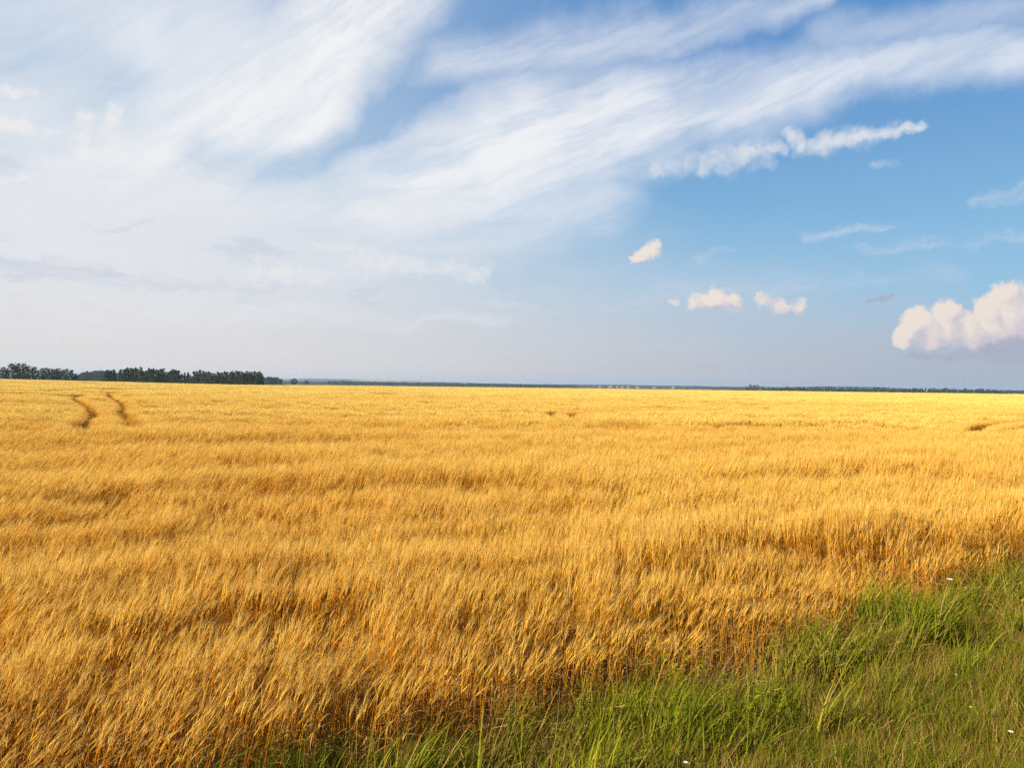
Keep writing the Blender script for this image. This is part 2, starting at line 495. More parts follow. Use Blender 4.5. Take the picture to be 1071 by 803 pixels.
def leaf(name, c1, c2):
    def b(nt):
        geo = nt.nodes.new('ShaderNodeNewGeometry'); oi = nt.nodes.new('ShaderNodeObjectInfo')
        f = (N(nt, oi.outputs['Random']) * 0.55 + N(nt, geo.outputs['Random Per Island']) * 0.45).clamp()
        return shade(nt, mix(nt, f, c1, c2), 0.3)
    return mat(name, b)
M['leaf_dark'] = leaf('dark_foliage', (0.022, 0.042, 0.007, 1), (0.060, 0.088, 0.014, 1))
M['leaf_olive'] = leaf('olive_foliage', (0.028, 0.045, 0.010, 1), (0.075, 0.085, 0.020, 1))
M['leaf_light'] = leaf('light_foliage', (0.05, 0.09, 0.02, 1), (0.09, 0.13, 0.03, 1))
M['bark'] = mat('bark', lambda nt: shade(nt, mix(nt, noise(nt, None, 6.0), (0.09, 0.065, 0.045, 1), (0.2, 0.16, 0.12, 1))))
M['wall'] = mat('pale_render_wall', lambda nt: shade(nt, mix(nt, noise(nt, None, 0.6), (0.26, 0.24, 0.22, 1), (0.34, 0.31, 0.29, 1))))
M['roof'] = mat('tile_roof', lambda nt: shade(nt, mix(nt, noise(nt, None, 0.8), (0.20, 0.13, 0.11, 1), (0.28, 0.18, 0.15, 1))))
M['window'] = mat('dark_window', lambda nt: shade(nt, mix(nt, 0.0, (0.03, 0.035, 0.04, 1), (1, 1, 1, 1)), gloss=0.15))

# ------------------------------------------------------------------ ground and hills
FIELD_R = 700.0
def make_ground():
    rad = [0.0] + list(np.geomspace(0.8, 11200, 150))
    nA = 300
    ang = np.linspace(0, 2 * math.pi, nA, endpoint=False)
    vs = [(0, 0, 0)]; fs = []
    for r in rad[1:]:
        x = r * np.sin(ang); y = r * np.cos(ang); z = terrain(x, y)
        vs.extend(zip(x.tolist(), y.tolist(), z.tolist()))
    for k in range(nA): fs.append((0, 1 + (k + 1) % nA, 1 + k))
    for i in range(len(rad) - 2):
        a = 1 + i * nA; b = a + nA
        for k in range(nA):
            k2 = (k + 1) % nA
            fs.append((a + k, a + k2, b + k2, b + k))
    mb = MB(); mb.add(vs, fs)
    return tag(mb.build('ground', [M['soil']], smooth=True), kind='structure')
make_ground()

def make_hills(name, dist, depth, prof, seed):
    """a low ridge; prof = (photo column, height above eye in photo px) along it"""
    pxs = np.linspace(prof[0][0], prof[-1][0], 220)
    hs = np.interp(pxs, [p[0] for p in prof], [p[1] for p in prof])
    hs = hs + (fbm(pxs / 14.0 + seed, pxs * 0 + seed, 3) - 0.5) * 1.0
    hs = np.maximum(hs + 0.5, -0.2) * dist / F + CAM_Z
    rows = []
    for t in np.linspace(-1, 1, 13):
        row = []
        for px, h in zip(pxs, hs):
            x, y = bearing(px, dist + t * depth)
            row.append((x, y, -1.0 + (h + 1.0) * math.cos(t * math.pi / 2) ** 1.4))
        rows.append(row)
    mb = MB(); n = len(pxs)
    vs = [p for r_ in rows for p in r_]
    fs = [(i * n + k, i * n + k + 1, (i + 1) * n + k + 1, (i + 1) * n + k) for i in range(12) for k in range(n - 1)]
    mb.add(vs, fs)
    return tag(mb.build(name, [M['hill']], smooth=True), kind='structure')
make_hills('hills', 9000, 1400, [(-400, 5), (0, 6), (150, 5), (280, 4.2), (330, 4.4), (400, 3.9), (480, 2.4), (540, 1.6),
                                 (600, 1.9), (650, 2.0), (720, 2.0), (800, 1.4), (860, 1.6), (960, 1.2), (1080, 1.0), (1500, 1)], 2)
make_hills('hills', 6200, 900, [(470, 0), (560, 0.6), (585, 1.6), (612, 1.9), (660, 1.9), (740, 1.6), (800, 1.6), (835, 2.0), (885, 3.1),
                                (920, 2.5), (960, 1.2), (1080, 0.3), (1200, 0)], 5)

# ------------------------------------------------------------------ scattering with geometry nodes
def scatter(name, pts, rots, scls, idxs, protos, props):
    protocol = bpy.data.collections.new(name + '_kinds')
    for p in protos: protocol.objects.link(p)
    me = bpy.data.meshes.new(name)
    me.vertices.add(len(pts)); me.vertices.foreach_set('co', np.asarray(pts, np.float32).ravel())
    a = me.attributes.new('rot', 'FLOAT_VECTOR', 'POINT'); a.data.foreach_set('vector', np.asarray(rots, np.float32).ravel())
    a = me.attributes.new('scl', 'FLOAT_VECTOR', 'POINT'); a.data.foreach_set('vector', np.asarray(scls, np.float32).ravel())
    a = me.attributes.new('idx', 'INT', 'POINT'); a.data.foreach_set('value', np.asarray(idxs, np.int32))
    o = bpy.data.objects.new(name, me); col_root.objects.link(o)
    ng = bpy.data.node_groups.new(name, 'GeometryNodeTree')
    ng.interface.new_socket('Geometry', in_out='INPUT', socket_type='NodeSocketGeometry')
    ng.interface.new_socket('Geometry', in_out='OUTPUT', socket_type='NodeSocketGeometry')
    gi = ng.nodes.new('NodeGroupInput'); go = ng.nodes.new('NodeGroupOutput')
    iop = ng.nodes.new('GeometryNodeInstanceOnPoints')
    ci = ng.nodes.new('GeometryNodeCollectionInfo')
    ci.inputs['Collection'].default_value = protocol
    ci.inputs['Separate Children'].default_value = True; ci.inputs['Reset Children'].default_value = True
    ng.links.new(gi.outputs[0], iop.inputs['Points']); ng.links.new(ci.outputs[0], iop.inputs['Instance'])
    iop.inputs['Pick Instance'].default_value = True
    def na(nm, ty):
        n = ng.nodes.new('GeometryNodeInputNamedAttribute'); n.data_type = ty; n.inputs[0].default_value = nm
        return n.outputs[0]
    ng.links.new(na('idx', 'INT'), iop.inputs['Instance Index'])
    ng.links.new(na('rot', 'FLOAT_VECTOR'), iop.inputs['Rotation'])
    ng.links.new(na('scl', 'FLOAT_VECTOR'), iop.inputs['Scale'])
    ng.links.new(iop.outputs[0], go.inputs[0])
    md = o.modifiers.new('scatter', 'NODES'); md.node_group = ng
    tag(o, **props)
    return o

# ------------------------------------------------------------------ barley
def stalk(mb, rnd, x, y, h, lean_az, lean, thick=1.0, awns=6, leafy=0.6, segs=4, nod=0.6):
    """one stalk: straw, nodding ear, long awns, dry leaves"""
    mb.tone = rnd.random()
    d = Vector((math.cos(lean_az), math.sin(lean_az), 0))
    p = Vector((x, y, 0)); pts = [p.copy()]
    th0 = lean * 0.25 * rnd.uniform(0.3, 1.6)
    th1 = lean * rnd.uniform(0.7, 1.3)
    L = h / segs
    for i in range(segs):
        t = (i + 1) / segs
        th = th0 + (th1 - th0) * t ** 1.6
        p = p + (Vector((0, 0, 1)) * math.cos(th) + d * math.sin(th)) * L
        pts.append(p.copy())
    tube(mb, pts, [0.0018 * thick * (1 - 0.35 * i / segs) for i in range(segs + 1)], 3, 0)
    th_e = th1 + rnd.uniform(0.03, nod)
    e = (Vector((0, 0, 1)) * math.cos(th_e) + d * math.sin(th_e)).normalized()
    el_ = rnd.uniform(0.065, 0.095)
    q = pts[-1]
    tube(mb, [q, q + e * el_ * 0.3, q + e * el_ * 0.75, q + e * el_], [0.002 * thick, 0.0046 * thick, 0.004 * thick, 0.0015 * thick], 4, 1)
    s1 = e.orthogonal().normalized(); s2 = e.cross(s1)
    for k in range(awns):
        w = 2 * math.pi * (k + rnd.random()) / awns
        o_ = s1 * math.cos(w) + s2 * math.sin(w)
        a0 = q + e * el_ * rnd.uniform(0.25, 0.95) + o_ * 0.003 * thick
        sp = rnd.uniform(0.06, 0.26)
        L2 = rnd.uniform(0.09, 0.15)
        dr = (e + o_ * sp).normalized()
        a1 = a0 + dr * L2 * 0.55
        a2 = a1 + (dr + d * 0.10 - Vector((0, 0, 0.06))).normalized() * L2 * 0.45
        sd = dr.cross(o_).normalized()
        ribbon(mb, [a0, a1, a2], [0.0017 * thick, 0.0014 * thick, 0.0004 * thick], [sd] * 3, 2)
    nl = 1 if rnd.random() < leafy else 0
    if rnd.random() < leafy * 0.5: nl += 1
    for k in range(nl):
        i = rnd.randint(1, segs - 1)
        la = rnd.uniform(0, 6.28); ld = Vector((math.cos(la), math.sin(la), 0)) + d * 0.5
        ld.normalize(); L2 = rnd.uniform(0.12, 0.26)
        b0 = pts[i]; th = rnd.uniform(0.4, 0.9); lp = [b0.copy()]
        for j in range(4):
            b0 = b0 + (Vector((0, 0, 1)) * math.cos(th) + ld * math.sin(th)) * (L2 / 4)
            th += rnd.uniform(0.3, 0.7); lp.append(b0.copy())
        sd = ld.cross(Vector((0, 0, 1))).normalized()
        ribbon(mb, lp, [w * thick for w in (0.005, 0.008, 0.007, 0.005, 0.001)], [sd] * 5, 3)

wm = [M['stem'], M['ear'], M['awn'], M['straw_leaf']]
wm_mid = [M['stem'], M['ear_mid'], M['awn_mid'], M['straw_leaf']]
wm_far = [M['stem'], M['ear_far_pale'], M['awn_far_pale'], M['straw_leaf']]
def wheat_protos():
    out_ = []
    rnd = random.Random(5)
    def new(k, mb): out_.append(mb.build('barley_tuft_%02d' % k, wm if k < 10 else wm_mid if k < 15 else wm_far, link=False))
    for k in range(10):                                   # 0-9: tufts, near
        mb = MB()
        for j in range(15):
            a = rnd.uniform(0, 6.28); r_ = 0.13 * math.sqrt(rnd.random())
            stalk(mb, rnd, r_ * math.cos(a), r_ * math.sin(a), rnd.gauss(0.80, 0.055), rnd.gauss(0, 0.45), max(0.02, rnd.gauss(0.15, 0.09)), nod=0.42)
        new(k, mb)
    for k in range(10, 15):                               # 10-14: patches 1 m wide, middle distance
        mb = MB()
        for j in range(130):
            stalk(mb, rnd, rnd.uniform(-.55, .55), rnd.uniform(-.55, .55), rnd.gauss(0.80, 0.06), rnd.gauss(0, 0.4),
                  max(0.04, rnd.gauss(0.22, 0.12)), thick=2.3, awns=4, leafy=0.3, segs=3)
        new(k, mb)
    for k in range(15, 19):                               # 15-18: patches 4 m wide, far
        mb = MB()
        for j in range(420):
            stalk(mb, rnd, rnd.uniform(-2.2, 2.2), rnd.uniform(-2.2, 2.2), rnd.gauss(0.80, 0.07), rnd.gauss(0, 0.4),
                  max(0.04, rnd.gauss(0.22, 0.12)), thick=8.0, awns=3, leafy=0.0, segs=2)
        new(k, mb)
    return out_

def edge_s(x, y):
    """metres into the crop from its edge (negative = on the verge)"""
    return (y - EDGE_A - EDGE_B * x) / math.hypot(1, EDGE_B)

tracks = [  # centre lines of the tyre tracks
    [(-90, 148), (-62, 113), (-46.5, 84), (-29.7, 55.6), (-24.9, 46.8), (-19.9, 36.8), (-17.8, 32.5), (-15.4, 27.9), (-17.5, 25.6), (-24, 24.4), (-40, 23)],
    [(-70, 140), (-55, 108), (-32.6, 66), (-24.7, 50), (-17.7, 36.4), (-14.7, 30.2), (-14.6, 26.8), (-17.5, 23.4), (-24, 22.3), (-40, 21)],
    [(30, 90), (6, 64), (2.9, 59), (2.75, 53), (1.9, 45.4), (-3, 43.4), (-14, 42.2)],
    [(30, 86), (8, 62), (4.4, 57.6), (3.85, 50), (2.85, 42.9), (-3, 41.2), (-14, 40)],
    [(45, 62), (31, 50), (26.2, 44.6), (23.6, 40.5), (21.8, 37.9), (18, 36.9), (8, 37)],
    [(45, 58), (31, 46.5), (25.6, 41), (23.4, 37.6), (21.2, 35.2), (17, 34.8), (8, 35)],
]
def smooth_line(pts, n=6):
    out_ = []
    for i in range(len(pts) - 1):
        p0, p1, p2, p3 = (np.array(pts[max(0, min(len(pts) - 1, i + k))], float) for k in (-1, 0, 1, 2))
        for q in range(n):
            t = q / n
            out_.append(tuple(0.5 * ((2 * p1) + (p2 - p0) * t + (2 * p0 - 5 * p1 + 4 * p2 - p3) * t * t + (3 * p1 - p0 - 3 * p2 + p3) * t ** 3)))
    return out_ + [tuple(pts[-1])]
tracks = [smooth_line(t) for t in tracks]
TRACK_W = [0.40, 0.40, 0.50, 0.50, 0.52, 0.52]
def track_dist(x, y):
    """distance to the nearest wheel track, scaled so that 0.4 is its edge"""
    best = np.full(x.shape, 1e9)
    for tr, tw in zip(tracks, TRACK_W):
        for (x1, y1), (x2, y2) in zip(tr[:-1], tr[1:]):
            vx, vy = x2 - x1, y2 - y1; L = vx * vx + vy * vy
            h = np.clip(((x - x1) * vx + (y - y1) * vy) / L, 0, 1)
            best = np.minimum(best, np.hypot(x - x1 - vx * h, y - y1 - vy * h) * 0.4 / tw)
    return best

def wheat():
    P_, R_, S_, I_ = [], [], [], []
    def ring(r0, r1, cell, jit, kinds, hw0, near=False, sx=1.0, strip=False, tilt=1.0):
        ys = np.arange(0, r1, cell); xs = np.arange(-r1 * 0.85 - 6, r1 * 0.85 + 6, cell)
        X, Y = np.meshgrid(xs, ys); X = X.ravel(); Y = Y.ravel()
        X = X + rng.uniform(-jit, jit, X.shape) * cell; Y = Y + rng.uniform(-jit, jit, X.shape) * cell
        d = np.hypot(X, Y)
        dj = d * rng.uniform(0.86, 1.14, d.shape)            # the kinds mingle where they meet
        keep = (dj >= r0) & (dj < r1) & (np.abs(X) < Y * 0.74 + hw0) & (Y > 1.5)
        X, Y, d = X[keep], Y[keep], d[keep]
        s = edge_s(X, Y) + (fbm(X * 0.9, Y * 0.9, 2) - 0.5) * 0.45
        lim = np.abs(rng.normal(0.0, 0.28, X.shape)) - 0.12
        keep = s > lim
        if r0 < 200:
            td = track_dist(X, Y)
            crushed = (rng.random(X.shape) < 0.55) & (X < 0)
            if strip: keep &= ((td > 0.40) | crushed) & (td < 1.0)
            else: keep &= (td > (0.38 if cell < 0.5 else 0.95)) | (crushed & (cell < 0.5))
        # the crop reaches the tree line on the left, and its far border elsewhere
        keep &= d < np.where(X < -0.28 * Y, 585, FIELD_R)
        X, Y, d, s = X[keep], Y[keep], d[keep], s[keep]
        u = X * 0.94 + Y * 0.34; v = -X * 0.34 + Y * 0.94
        # wind and lodging: waves in lean, direction and height
        w1 = fbm(u / 8.5, v / 1.4, 3); w2 = fbm(u / 2.1 + 40, v / 0.9 + 7, 2); w3 = fbm(u / 30 + 9, v / 7 + 3, 2)
        w1 = 0.6 * w1 + 0.4 * w3
        left = 1 - smooth((X / (Y + 1) + 0.75) / 1.0)
        lean = -0.15 + 0.42 * left + (w1 - 0.5) * 0.9 + (w2 - 0.5) * 0.35
        lean = np.clip(lean, -0.3, 0.7)
        az_ = (w2 - 0.5) * 1.3 + (fbm(u / 9 + 70, v / 9, 2) - 0.5) * 1.2 + rng.normal(0, 0.2, X.shape) + 0.15
        hz = 0.96 + (fbm(u / 9 + 5, v / 1.6 + 60, 3) - 0.5) * 0.55 + (w3 - 0.5) * 0.38 + rng.normal(0, 0.035, X.shape)
        fine = fbm(u / 0.9 + 20, v / 0.45 + 33, 2)
        hz = hz + (fine - 0.5) * 0.42
        lean = lean + (fine - 0.5) * 0.25
        lean = lean * (0.40 + 0.60 * smooth((d - 5) / 5)) if near else lean
        hz = np.clip(hz, 0.64, 1.25)
        if r0 < 200:
            td = track_dist(X, Y); hz = np.where(td < 1.5, np.minimum(hz, 0.78 + 0.1 * td), hz)
            hz = np.where(td < 0.39, 0.34, hz)
        if near:
            thin = (fbm(X / 1.6 + 30, Y / 0.9 + 11, 2) < 0.36) & (rng.random(X.shape) < 0.8)   # gaps in the stand
            hz = np.where(thin, hz * 0.62, hz)
            hz = hz * (0.66 + 0.34 * smooth(s / 1.1))
        # lean about the tuft's foot towards az_, given as euler XYZ
        for x, y, ln, a, h in zip(X, Y, lean, az_, hz):
            rot = Matrix.Rotation(a, 3, 'Z') @ Matrix.Rotation(ln * tilt, 3, 'Y')
            R_.append(tuple(rot.to_euler('XYZ')))
            S_.append((sx, sx, h))
        Z = terrain(X, Y) - 0.01
        P_.extend(zip(X, Y, Z)); I_.extend(rng.integers(kinds[0], kinds[1], X.shape))
        return len(X)
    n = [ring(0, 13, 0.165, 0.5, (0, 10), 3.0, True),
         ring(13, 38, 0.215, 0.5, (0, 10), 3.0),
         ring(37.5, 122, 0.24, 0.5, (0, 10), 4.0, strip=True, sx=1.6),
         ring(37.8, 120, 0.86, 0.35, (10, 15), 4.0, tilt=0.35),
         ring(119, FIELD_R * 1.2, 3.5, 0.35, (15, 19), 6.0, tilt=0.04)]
    print('barley points', n)
    scatter('barley_field', P_, R_, S_, I_, wheat_protos(), dict(
        label='ripe golden barley crop filling the whole field up to the horizon', cat='crop', kind='stuff'))
wheat()

# ------------------------------------------------------------------ grass verge
def blade(mb, rnd, x, y, L, w, az_, th0, bend, m, segs=5):
    mb.tone = rnd.random()
    d = Vector((math.cos(az_), math.sin(az_), 0)); p = Vector((x, y, 0)); pts = [p.copy()]; th = th0
    for i in range(segs):
        p = p + (Vector((0, 0, 1)) * math.cos(th) + d * math.sin(th)) * (L / segs)
        th += bend / segs * (0.4 + 1.2 * i / segs); pts.append(p.copy())
    tw = rnd.uniform(-0.9, 0.9)
    sd = (d.cross(Vector((0, 0, 1))) * math.cos(tw) + d * math.sin(tw)).normalized()
    prof = [0.7, 1.0, 0.95, 0.75, 0.45, 0.06] if segs == 5 else [0.8, 1.0, 0.6, 0.06]
    ribbon(mb, pts, [w * q for q in prof], [sd] * (segs + 1), m)
    return pts

gm = [M['green_leaf'], M['olive_leaf'], M['tan_blade'], M['rust_blade']]
def grass_protos():
    rnd = random.Random(9); out_ = []
    def new(mb): out_.append(mb.build('grass_tuft_%02d' % len(out_), gm, link=False))
    for k in range(6):                       # 0-5 tall lush
        mb = MB()
        for j in range(28):
            a = rnd.uniform(0, 6.28); r_ = 0.11 * math.sqrt(rnd.random())
            m = 0 if rnd.random() < 0.80 else (1 if rnd.random() < 0.75 else 2)
            blade(mb, rnd, r_ * math.cos(a), r_ * math.sin(a), rnd.uniform(0.24, 0.56), rnd.uniform(0.005, 0.0115),
                  rnd.gauss(0, 1.5), rnd.uniform(0.03, 0.35), rnd.uniform(0.2, 1.7), m)
        new(mb)
    for k in range(6):                       # 6-11 short mixed turf
        mb = MB()
        for j in range(60):
            a = rnd.uniform(0, 6.28); r_ = 0.14 * math.sqrt(rnd.random())
            q = rnd.random(); m = 0 if q < 0.55 else 1 if q < 0.80 else 2 if q < 0.90 else 3
            blade(mb, rnd, r_ * math.cos(a), r_ * math.sin(a), rnd.uniform(0.10, 0.28), rnd.uniform(0.0025, 0.006),
                  rnd.uniform(0, 6.28), rnd.uniform(0.05, 0.8), rnd.uniform(0.1, 1.6), m, 3)
        new(mb)
    for k in range(4):                       # 12-15 rusty dry bits
        mb = MB()
        for j in range(40):
            a = rnd.uniform(0, 6.28); r_ = 0.14 * math.sqrt(rnd.random())
            m = 3 if rnd.random() < 0.55 else 2 if rnd.random() < 0.5 else 1
            blade(mb, rnd, r_ * math.cos(a), r_ * math.sin(a), rnd.uniform(0.08, 0.25), rnd.uniform(0.0025, 0.005),
                  rnd.uniform(0, 6.28), rnd.uniform(0.2, 1.0), rnd.uniform(0.1, 1.5), m, 3)
        new(mb)
    for k in range(6):                       # 16-21 flowering grass stems gone to seed
        mb = MB()
        for j in range(4):
            a = rnd.uniform(0, 6.28); r_ = 0.10 * math.sqrt(rnd.random())
            pts = blade(mb, rnd, r_ * math.cos(a), r_ * math.sin(a), rnd.uniform(0.45, 0.78), 0.0028, rnd.gauss(0, 0.9),
                        rnd.uniform(0.05, 0.35), rnd.uniform(0.3, 1.7), 2)
            e = (pts[-1] - pts[-2]).normalized()
            for q in range(16):
                b0 = pts[-2] + (pts[-1] - pts[-2]) * rnd.random() * 1.1
                dr = (e + Vector((rnd.uniform(-1, 1), rnd.uniform(-1, 1), rnd.uniform(-1, 1))) * 0.45).normalized()
                l_ = rnd.uniform(0.008, 0.022)
                ribbon(mb, [b0, b0 + dr * l_ * 0.5, b0 + dr * l_], [0.001, 0.0032, 0.0006], [dr.orthogonal().normalized()] * 3, 2)
        new(mb)
    for k in range(2):                       # 22-23 leafy dark weeds
        mb = MB()
        for j in range(7):
            a = rnd.uniform(0, 6.28)
            pts = blade(mb, rnd, 0.03 * math.cos(a), 0.03 * math.sin(a), rnd.uniform(0.3, 0.6), 0.006, a, rnd.uniform(0.05, 0.4), rnd.uniform(0, .4), 0)
            for q in range(16):
                i = rnd.randint(1, 4); b0 = pts[i] + (pts[i + 1] - pts[i]) * rnd.random()
                aa = rnd.uniform(0, 6.28); dr = Vector((math.cos(aa), math.sin(aa), rnd.uniform(0, 0.8))).normalized()
                l_ = rnd.uniform(0.03, 0.08)
                sd = dr.cross(Vector((0, 0, 1))).normalized()
                ribbon(mb, [b0, b0 + dr * l_ * 0.5, b0 + dr * l_ * 0.95 - Vector((0, 0, 0.01))], [0.003, l_ * 0.32, 0.002], [sd] * 3, 0)
        new(mb)
    return out_

def grass():
    P_, R_, S_, I_ = [], [], [], []
    def put(X, Y, kinds, lean, sc, dz=0.0):
        n = len(X)
        if not n: return
        ln = np.clip(rng.normal(lean, 0.16, n), -0.3, 0.9); a = rng.normal(0.1, 0.7, n)
        for l_, a_ in zip(ln, a):
            rot = Matrix.Rotation(a_, 3, 'Z') @ Matrix.Rotation(l_, 3, 'Y') @ Matrix.Rotation(random.uniform(-.6, .6), 3, 'Z')
            R_.append(tuple(rot.to_euler('XYZ')))
        h = sc * rng.uniform(0.75, 1.2, n)
        S_.extend(zip(h, h, h)); P_.extend(zip(X, Y, terrain(X, Y) - 0.01 + dz)); I_.extend(rng.integers(kinds[0], kinds[1], n))
    def pts(n, x0=-4.5, x1=11, y0=2.5, y1=13.5):
        X = rng.uniform(x0, x1, n); Y = rng.uniform(y0, y1, n)
        s = -edge_s(X, Y) + (fbm(X * 0.9, Y * 0.9, 2) - 0.5) * -0.8
        k = (s > -0.45) & (s < 4.2)
        return X[k], Y[k], s[k]
    # lush tall belt next to the crop
    X, Y, s = pts(24000)
    lush = fbm(X / 0.8 + 4, Y / 0.8 + 8, 3)
    far = smooth((X - 4.5) / 3)
    p = np.exp(-((s - 0.62) / 0.55) ** 2) * np.clip((lush - 0.30) * 3.0, 0.08, 1) * (1 - 0.25 * far)
    hollow = fbm(X / 0.5 + 90, Y / 0.35 + 61, 2)
    k = rng.random(X.shape) < p * 0.58 * np.clip((hollow - 0.43) * 10, 0.02, 1)
    put(X[k], Y[k], (0, 6), 0.14, 0.60 + 1.0 * np.clip((lush[k] - 0.25) * 1.5, 0, 0.75))
    # short turf over the whole verge
    X, Y, s = pts(24000)
    k = (rng.random(X.shape) < 0.95 - 0.60 * np.exp(-((s - 0.6) / 0.5) ** 2)) & (s > 0.0) & ((fbm(X / 0.5 + 90, Y / 0.35 + 61, 2) > 0.44) | (s > 1.3) | (rng.random(X.shape) < 0.3))
    put(X[k], Y[k], (6, 12), 0.12, 0.6 + 0.9 * fbm(X[k] / 0.35, Y[k] / 0.35, 2))
    # medium tufts scattered towards the camera
    X, Y, s = pts(9000)
    k = (s > 1.2) & (fbm(X / 0.6, Y / 0.6 + 3, 2) > 0.52) & (rng.random(X.shape) < 0.13)
    put(X[k], Y[k], (0, 6), 0.3, 0.42)
    # rusty patches
    X, Y, s = pts(16000)
    rust = fbm(X / 0.9 + 50, Y / 0.9 + 21, 3)
    k = (s > 0.9) & (rust > 0.51) & (rng.random(X.shape) < 0.5)
    put(X[k], Y[k], (12, 16), 0.1, 1.05)
    # seed stems, thickest along the crop
    X, Y, s = pts(9000)
    k = rng.random(X.shape) < 0.50 * np.exp(-((s - 0.15) / 0.6) ** 2) + 0.02
    put(X[k], Y[k], (16, 22), 0.2, 0.92)
    # dark weeds in the crop's edge, upper right and lower middle
    for cx, cy, n, r_ in ((5.6, 9.1, 10, 0.55), (6.9, 9.9, 8, 0.7), (1.4, 5.9, 3, 0.5)):
        put(np.array([cx + random.gauss(0, r_) for _ in range(n)]), np.array([cy + random.gauss(0, r_ * .6) for _ in range(n)]), (22, 24), 0.1, 1.05)
    print('grass points', len(P_))
    scatter('grass', P_, R_, S_, I_, grass_protos(), dict(
        label='wild green grass with dry stems along the edge of the crop', cat='grass', kind='stuff'))
grass()

# ------------------------------------------------------------------ the few white flowers in the verge
def flower(px, py, zc, label, dia):
    v = ray(px, py); t = (zc - CAM_Z) / v.z
    x, y = v.x * t, v.y * t
    z0 = float(terrain(x, y))
    root = empty('white_flower', (x, y, z0))
    tag(root, label, 'flower', 'white flowers in the verge')
    h = zc - z0
    mb = MB(); tube(mb, [Vector((0.02, 0, 0)), Vector((0.012, 0, h * 0.5)), Vector((0, 0, h - 0.005))], [0.002, 0.0017, 0.0015], 5)
    mb.build('stem', [M['green_leaf']], root)
    mb = MB(); n = 14; r_ = dia / 2
    for k in range(n):
        a = 2 * math.pi * k / n; d = Vector((math.cos(a), math.sin(a), 0.25)).normalized(); s_ = Vector((-math.sin(a), math.cos(a), 0))
        ribbon(mb, [Vector((0, 0, h)) + d * r_ * q for q in (0.2, 0.55, 0.9, 1.0)], [r_ * 0.16, r_ * 0.42, r_ * 0.40, r_ * 0.15], [s_] * 4)
    pe = mb.build('petals', [M['petal']], root)
    mb = MB(); pts = [Vector((0, 0, h - 0.003)), Vector((0, 0, h + 0.003)), Vector((0, 0, h + 0.006))]
    tube(mb, pts, [r_ * 0.3, r_ * 0.28, r_ * 0.12], 10, cap_end=True)
    mb.build('flower_centre', [M['disc']], root)
    tilt = Euler((0.7, 0.0, 0.0))
    return root
flower(1057, 765, 0.30, 'largest white flower, near the lower right corner of the verge', 0.036)
flower(717, 797, 0.34, 'white flower at the bottom edge of the picture in the green grass', 0.030)
flower(1015, 739, 0.30, 'small white flower above and left of the largest one', 0.020)
flower(1000, 705, 0.32, 'tiny white flower in the dry grass on the right, highest on the open verge', 0.018)
flower(993, 606, 0.86, 'white flower head standing among the barley tops at the crop edge', 0.060)

# ------------------------------------------------------------------ trees
def crown_pts(rnd, kind, h):
    """clump centres of a crown"""
    cl = []
    if kind == 'broad':
        for k in range(60):
            a = rnd.uniform(0, 6.28); t = rnd.random()
            z = h * (0.14 + 0.80 * t); r_ = h * 0.40 * math.sin(math.pi * (0.16 + 0.76 * t)) ** 0.7 * math.sqrt(rnd.random())
            cl.append((Vector((r_ * math.cos(a), r_ * math.sin(a), z)), h * rnd.uniform(0.07, 0.13)))
    elif kind == 'slender':
        for k in range(52):
            a = rnd.uniform(0, 6.28); t = rnd.random()
            z = h * (0.08 + 0.88 * t); r_ = h * 0.19 * (1 - t) ** 0.5 * math.sqrt(rnd.random()) + 0.01
            cl.append((Vector((r_ * math.cos(a), r_ * math.sin(a), z)), h * rnd.uniform(0.05, 0.09) * (1.15 - 0.5 * t)))
    else:                                                  # bush
        for k in range(16):
            a = rnd.uniform(0, 6.28); t = rnd.random()
            z = h * (0.12 + 0.72 * t); r_ = h * 0.75 * (1 - t * 0.75) * math.sqrt(rnd.random())
            cl.append((Vector((r_ * math.cos(a), r_ * math.sin(a), z)), h * rnd.uniform(0.12, 0.2)))
    return cl

def leaf_cloud(mb, rnd, c_, r_, n, size):
    for k in range(n):
        v = Vector((rnd.gauss(0, 1), rnd.gauss(0, 1), rnd.gauss(0, 1))).normalized() * r_ * abs(rnd.gauss(0, 0.75))
        p = c_ + v
        nrm = (v.normalized() + Vector((rnd.uniform(-1, 1), rnd.uniform(-1, 1), rnd.uniform(-.4, 1))) * 0.8).normalized()
        a = nrm.orthogonal().normalized(); b = nrm.cross(a); w = rnd.uniform(0, 6.28)
        a, b = a * math.cos(w) + b * math.sin(w), b * math.cos(w) - a * math.sin(w)
        s_ = size * rnd.uniform(0.6, 1.3)
        mb.add([p - a * s_ * 0.5, p - b * s_ * 0.3, p + a * s_ * 0.5, p + b * s_ * 0.3], [(0, 1, 2, 3)])

